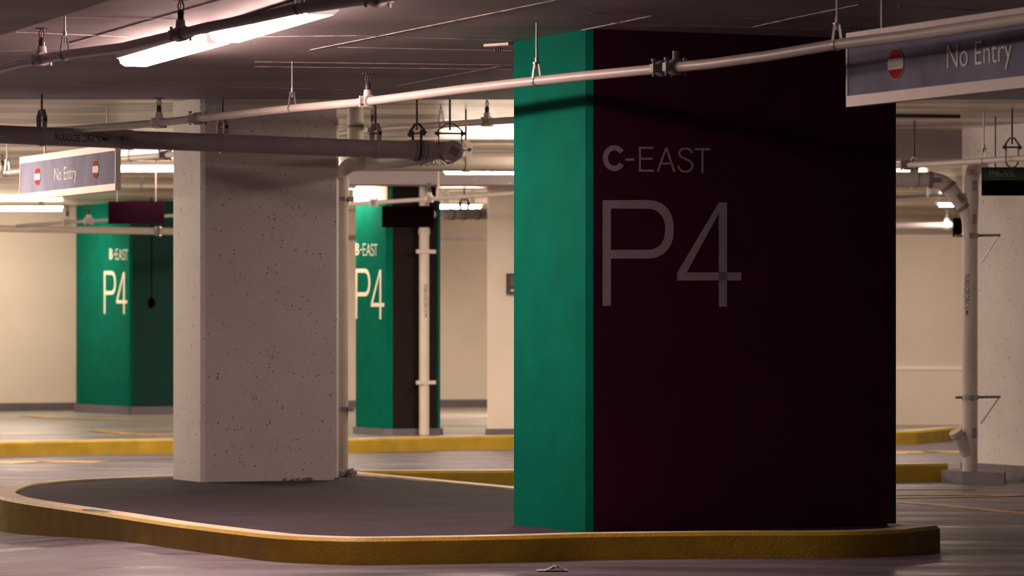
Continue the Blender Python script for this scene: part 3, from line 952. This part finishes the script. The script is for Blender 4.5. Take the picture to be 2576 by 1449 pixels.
pad = thing('pipe_pad', 'low dark concrete pad under the stacked drain pipe', 'pad', (vx, 33.0, 0))
m = MB(); m.prism([P(2368, 834, 33.2).xy, (P(2420, 834, 32.9)).xy, P(2526, 834, 32.6).xy, P(2530, 834, 33.3).xy, P(2400, 834, 33.6).xy], -0.02, .10); m.build('block', 'base', pad)

p11 = [P(2200, 498, 46), P(2390, 490, 45.0)]
root = run('sprinkler_pipe', 'thin dark pipe under the bend of the stacked drain pipe', 'pipe', p11, .018, 'dark')
p, d = at_px(p11, 2337); loop_hanger(root, p, d, .018, s=1.3)
p12 = [P(2200, 569, 52), P(2440, 568, 52)]
root = run('sprinkler_pipe', 'dark pipe above the far ramp lamps', 'pipe', p12, .045, 'pipe_grey')
p, d = at_px(p12, 2382); sprinkler(root, p, d, .045, 1.2)

# ------------------------------------------------------------------ lamps
def lamp(name, label, a, b, w, h, mat, group=None, housing=True):
    """batten lamp: housing, wraparound diffuser with raked end caps; a, b = ends of the bottom centre line"""
    a, b = Vector(a), Vector(b)
    d = (b - a).normalized(); sd = d.cross(UP).normalized(); L = (b - a).length
    root = thing(name, label, 'lamp', (a + b) / 2 + UP * h, group)
    m = MB()
    rake = .03
    prof = [(-.34, 0, 1), (-.46, .35, .5), (-.5, 1, 0), (.5, 1, 0), (.46, .35, .5), (.34, 0, 1)]
    vs = []
    for (end, sg) in ((a, 1), (b, -1)):
        for (x, z, rk) in prof:
            vs.append(end + sd * x * w + UP * z * h + d * sg * rake * rk)
    n = len(prof)
    fs = [(i, (i + 1) % n, n + (i + 1) % n, n + i) for i in range(n) if i != 2]
    m.add(vs, fs)
    m.build('diffuser', mat, root)
    m = MB()
    for k in (0, 1):
        m.add([v + d * (-.001 if k == 0 else .001) for v in vs[k * n:(k + 1) * n]], [tuple(range(n))])
    m.build('end_cap', 'cap_near' if mat.startswith('glow_near') else 'housing', root)
    m = MB(); m.box((a + b) / 2 + UP * (h + .014), d, sd, UP, L / 2 + .012, w * .58, .014); m.build('housing', 'housing', root)
    for t in (.2, .8):
        q = a + (b - a) * t + UP * (h + .028)
        zt = ceil_at(q.y)
        if zt - q.z > .01:
            m = MB(); m.box(Vector((q.x, q.y, (q.z + zt) / 2)), d, sd, UP, .03, .03, (zt - q.z) / 2 + .001)
            m.build('mount', 'housing', root)
    return root
ZB = 2.965
fa, fb = on_z(338, 168, ZB), on_z(810, 36, ZB)
mid = fa + (fb - fa) * .497
sdv = (fb - fa).normalized().cross(UP).normalized()
lamp('batten_lamp', 'lit twin lamp at the ceiling, the section farther from the big column', fa, mid, .20, .05, 'glow_near', 'twin lamp near the camera')
lamp('batten_lamp', 'lit twin lamp at the ceiling, the section nearer the frame top', mid + sdv * -.03 + (fb - fa).normalized() * .04, fb, .20, .05, 'glow_near_weak', 'twin lamp near the camera')
ZF = 2.985
def far_lamp(px0, px1, py, label, slope=0.0, w=.2, group=None, mat='glow_far', h=.055, z=None):
    ZF = z or 2.985
    d = (ZF - EYE) * F / (HY - py)
    a = P(px0, py, d); b = P(px1, py, d)
    lamp('batten_lamp', label, Vector((a.x, d, ZF)), Vector((b.x, d + slope, ZF)), w, h, mat, group)
far_lamp(297, 500, 431, 'far lamp showing between the no-entry sign and the white column')
far_lamp(-120, 160, 530, 'far lamp over the cream wall by the green column')
far_lamp(1113, 1400, 438, 'far lamp just under the pale drain pipe', z=2.80)
far_lamp(1100, 1212, 526, 'small far lamp behind the grey branch pipe near the cream column', h=.05, z=2.86)
far_lamp(2358, 2404, 519, 'small far lamp beside the bend of the stacked drain pipe', h=.035)
far_lamp(2170, 2312, 586, 'deep lamp over the ramp nearest the big column', h=.05)
far_lamp(2338, 2440, 585, 'deep lamp over the ramp behind the small black board', h=.05)
far_lamp(2150, 2330, 468, 'lamp hidden above the horizontal end of the stacked drain pipe', h=.04)
for i, (px, py, d) in enumerate([(880, 475, 42.8), (880, 505, 46.5)]):
    q = P(px, py, d)
    lamp('batten_lamp', ['lamp peeping past the downpipe of the white column, upper one', 'lamp peeping past the downpipe of the white column, lower one'][i],
         q, q + U1 * 1.4, .2, .10, 'glow_dim')
# added unseen fill lamps
fill_lamps = [(-6.4, 27.0, .22), (-5.6, 31.8, .8), (-6.8, 36, 2.0), (-11, 44, 1.2), (9.0, 28.0, .07), (9.0, 40.0, .6), (1.5, 29.6, .20), (0.55, 16.0, .15), (2.2, 37.5, .35), (1.6, 52.0, 1.5), (4.0, 51.0, .5), (2.0, 39.0, .45)]
for i, (x, y, k) in enumerate(fill_lamps):
    M['row_%d' % i] = glow('row_diffuser', WARM, K_FILL * k)  # glow of the added unseen fill lamps
    q = Vector((x, y, 2.90))
    lamp('batten_lamp', 'added unseen fill lamp at the ceiling', q, q + U1 * (1.4 if y < 17 else 2.4), .2, .085, 'row_%d' % i, 'added unseen fill lamps')

# ------------------------------------------------------------------ signs
def no_entry_sign(label, p_far, length, circ, txt_px, zb=2.44, zt=2.815, both=True, rods=()):
    """box sign along U1 whose far end is p_far; circ = distances of the round symbols from the far end"""
    d = -U1; n = -U2
    a = Vector((p_far.x, p_far.y, 0)); b = a + d * length
    root = thing('no_entry_sign', label, 'sign', (a.x, a.y, zb), None)
    th = .045; hz = (zt - zb)
    rail = .055
    m = MB(); m.box((a + b) / 2 + U2 * th / 2 + UP * (zb + zt) / 2, d, n, UP, length / 2, th / 2 - .004, hz / 2 - .01); m.build('panel', 'slate', root)
    for z0, z1 in ((zb, zb + rail), (zt - rail, zt)):
        m = MB(); m.box((a + b) / 2 + U2 * th / 2 + UP * (z0 + z1) / 2, d, n, UP, length / 2 + .004, th / 2 + .002, (z1 - z0) / 2); m.build('rail', 'alu', root)
    for e in (a, b):
        m = MB(); m.box(e + U2 * th / 2 + UP * (zb + zt) / 2, d, n, UP, .006, th / 2 + .001, hz / 2); m.build('end_cap', 'alu', root)
    zc = (zb + zt) / 2
    R = .078
    for s_ in circ:
        q = a + d * s_ + UP * (zc + .0) - U2 * .001
        m = MB(); k = 36
        m.add([q + d * R * math.cos(6.2832 * i / k) + UP * R * math.sin(6.2832 * i / k) for i in range(k)], [tuple(range(k))])
        sy = m.build('symbol', 'sign_white', root, recalc=False)
        for up in (1, -1):
            pts_ = []
            a0 = math.asin(.36)
            for i in range(19):
                u = a0 + (math.pi - 2 * a0) * i / 18
                pts_.append(q - U2 * .001 + d * R * .97 * math.cos(u) + UP * up * R * .97 * math.sin(u))
            m = MB(); m.add(pts_, [tuple(range(len(pts_)))]); m.build('red_segment', 'sign_red', sy, recalc=False)
    s0, s1, cap = txt_px
    def mp(x, y):
        return a + d * (s0 + x) + UP * (zc - .055 + y) - U2 * .0015
    font_text('No Entry', mp, s1 - s0, cap, 'lettering', 'sign_white', root, offset=-.008)
    for t in rods:
        q = a + d * length * t + U2 * th / 2
        zc_ = ceil_at(q.y)
        m = MB(); m.tube([Vector((q.x, q.y, zt)), Vector((q.x, q.y, zc_))], .008, 8); m.build('rod', 'steel', root)
    return root
sp = Plane((P(2130, 834, 19.5)).xy, (-U1).xy)
def sdist(pl_, px): return pl_.s_of(pl_.hit(px, 834))
no_entry_sign('large slate No Entry sign hung beside the big C-EAST column', P(2130, 834, 19.5), 2.7, [sdist(sp, 2253)],
              (sdist(sp, 2383), sdist(sp, 2546), .122), rods=(.12, .88))
sp = Plane((P(50, 834, 33.4)).xy, (-U1).xy)
no_entry_sign('slate No Entry sign with two red symbols hung below the PARKADE DRAIN pipe', P(50, 834, 33.4), sdist(sp, 290), [sdist(sp, 94), sdist(sp, 240)],
              (sdist(sp, 137), sdist(sp, 193), .115), rods=(.25, .9))

def board(label, px0, px1, py0, py1, d, slope=0.0, text=False, rods=(.15, .85)):
    a, b = P(px0, py1, d), P(px1, py1, d + slope)
    h = (py1 - py0) / F * d
    dv = (b - a); dv.z = 0; L = dv.length; dv.normalize(); n = Vector((dv.y, -dv.x, 0))
    root = thing('hanging_board', label, 'sign', a)
    m = MB(); m.box((a + b) / 2 + UP * h / 2, dv, n, UP, L / 2, .025, h / 2); m.build('board', 'black', root)
    if text:
        m = MB(); m.box((a + b) / 2 + UP * h * .765 + n * .026, dv, n, UP, L / 2 - .005, .002, h * .225); m.build('green_strip', 'sign_green', root)
        def mp(x, y): return a + dv * (.06 + x) + UP * (h * .66 + y) + n * .030
        font_text('P4-55', mp, .20, .06, 'lettering', 'sign_text', root, offset=.01)
    for t in rods:
        q = a + dv * L * t + UP * h
        m = MB(); m.tube([q, Vector((q.x, q.y, ceil_at(q.y)))], .006, 8); m.build('rod', 'dark', root)
    return root
board('black hanging board in front of the B-EAST column by the cream wall', 273, 413, 507, 563, 40.6)
board('black hanging board in front of the B-EAST column with the downpipe', 961, 1092, 518, 572, 41.9)
board('dark hanging board with green strip reading P4-55', 2470, 2640, 421, 492, 32.3, text=True, rods=(.2, .8))
board('tiny black hanging board in front of the ramp wall', 2397, 2450, 548, 596, 46.3)

# cord and box on the shaded side of the far green column
q = P(381, 590, 52.0)
root = thing('pull_cord', 'dark hanging cord with round end before the shaded green side', 'cord', P(381, 560, 51.6))
m = MB(); m.tube([P(381, 470, 51.6), P(381, 755, 51.6)], .009, 8); m.build('cord', 'black', root)
m = MB(); m.tube([P(381, 748, 51.6), P(381, 756, 51.6), P(381, 766, 51.6), P(381, 776, 51.6)], [.015, .05, .055, .02], 14); m.build('grip', 'black', root)

# small ceiling tray at the column head
root = thing('ceiling_bracket', 'short pale bracket strip at the head of the big column', 'bracket', on_z(1258, 111, CZ))
a, b = on_z(1230, 112, CZ), on_z(1292, 108, CZ)
m = MB(); m.box((a + b) / 2 - UP * .008, b - a, (b - a).cross(UP), UP, (b - a).length / 2, .05, .008); m.build('strip', 'alu', root)
m = MB()
for i in range(3):
    q = on_z(1246 + 6 * i, 113, CZ); m.tube([q - UP * .012, q - UP * .04], .006, 8)
m.build('screws', 'dark', root)

# litter on the road
q = on_z(1388, 1437, 0.0)
lit = thing('paper_scrap', 'crumpled grey paper scrap on the road before the kerb', 'litter', q)
m = MB()
nu, nv = 12, 6
vs = []
for j in range(nv):
    for i in range(nu):
        x = (i / (nu - 1) - .5) * .17; y = (j / (nv - 1) - .5) * .13
        hgt = .004 + .030 * max(0, 1 - abs(x - .02) / .06) * random.uniform(.35, 1) + .004 * random.random()
        vs.append(q + Vector((x + random.uniform(-.006, .006), y + random.uniform(-.006, .006), hgt)))
m.add(vs, [(j * nu + i, j * nu + i + 1, (j + 1) * nu + i + 1, (j + 1) * nu + i) for j in range(nv - 1) for i in range(nu - 1)])
m.build('sheet', 'paper', lit)
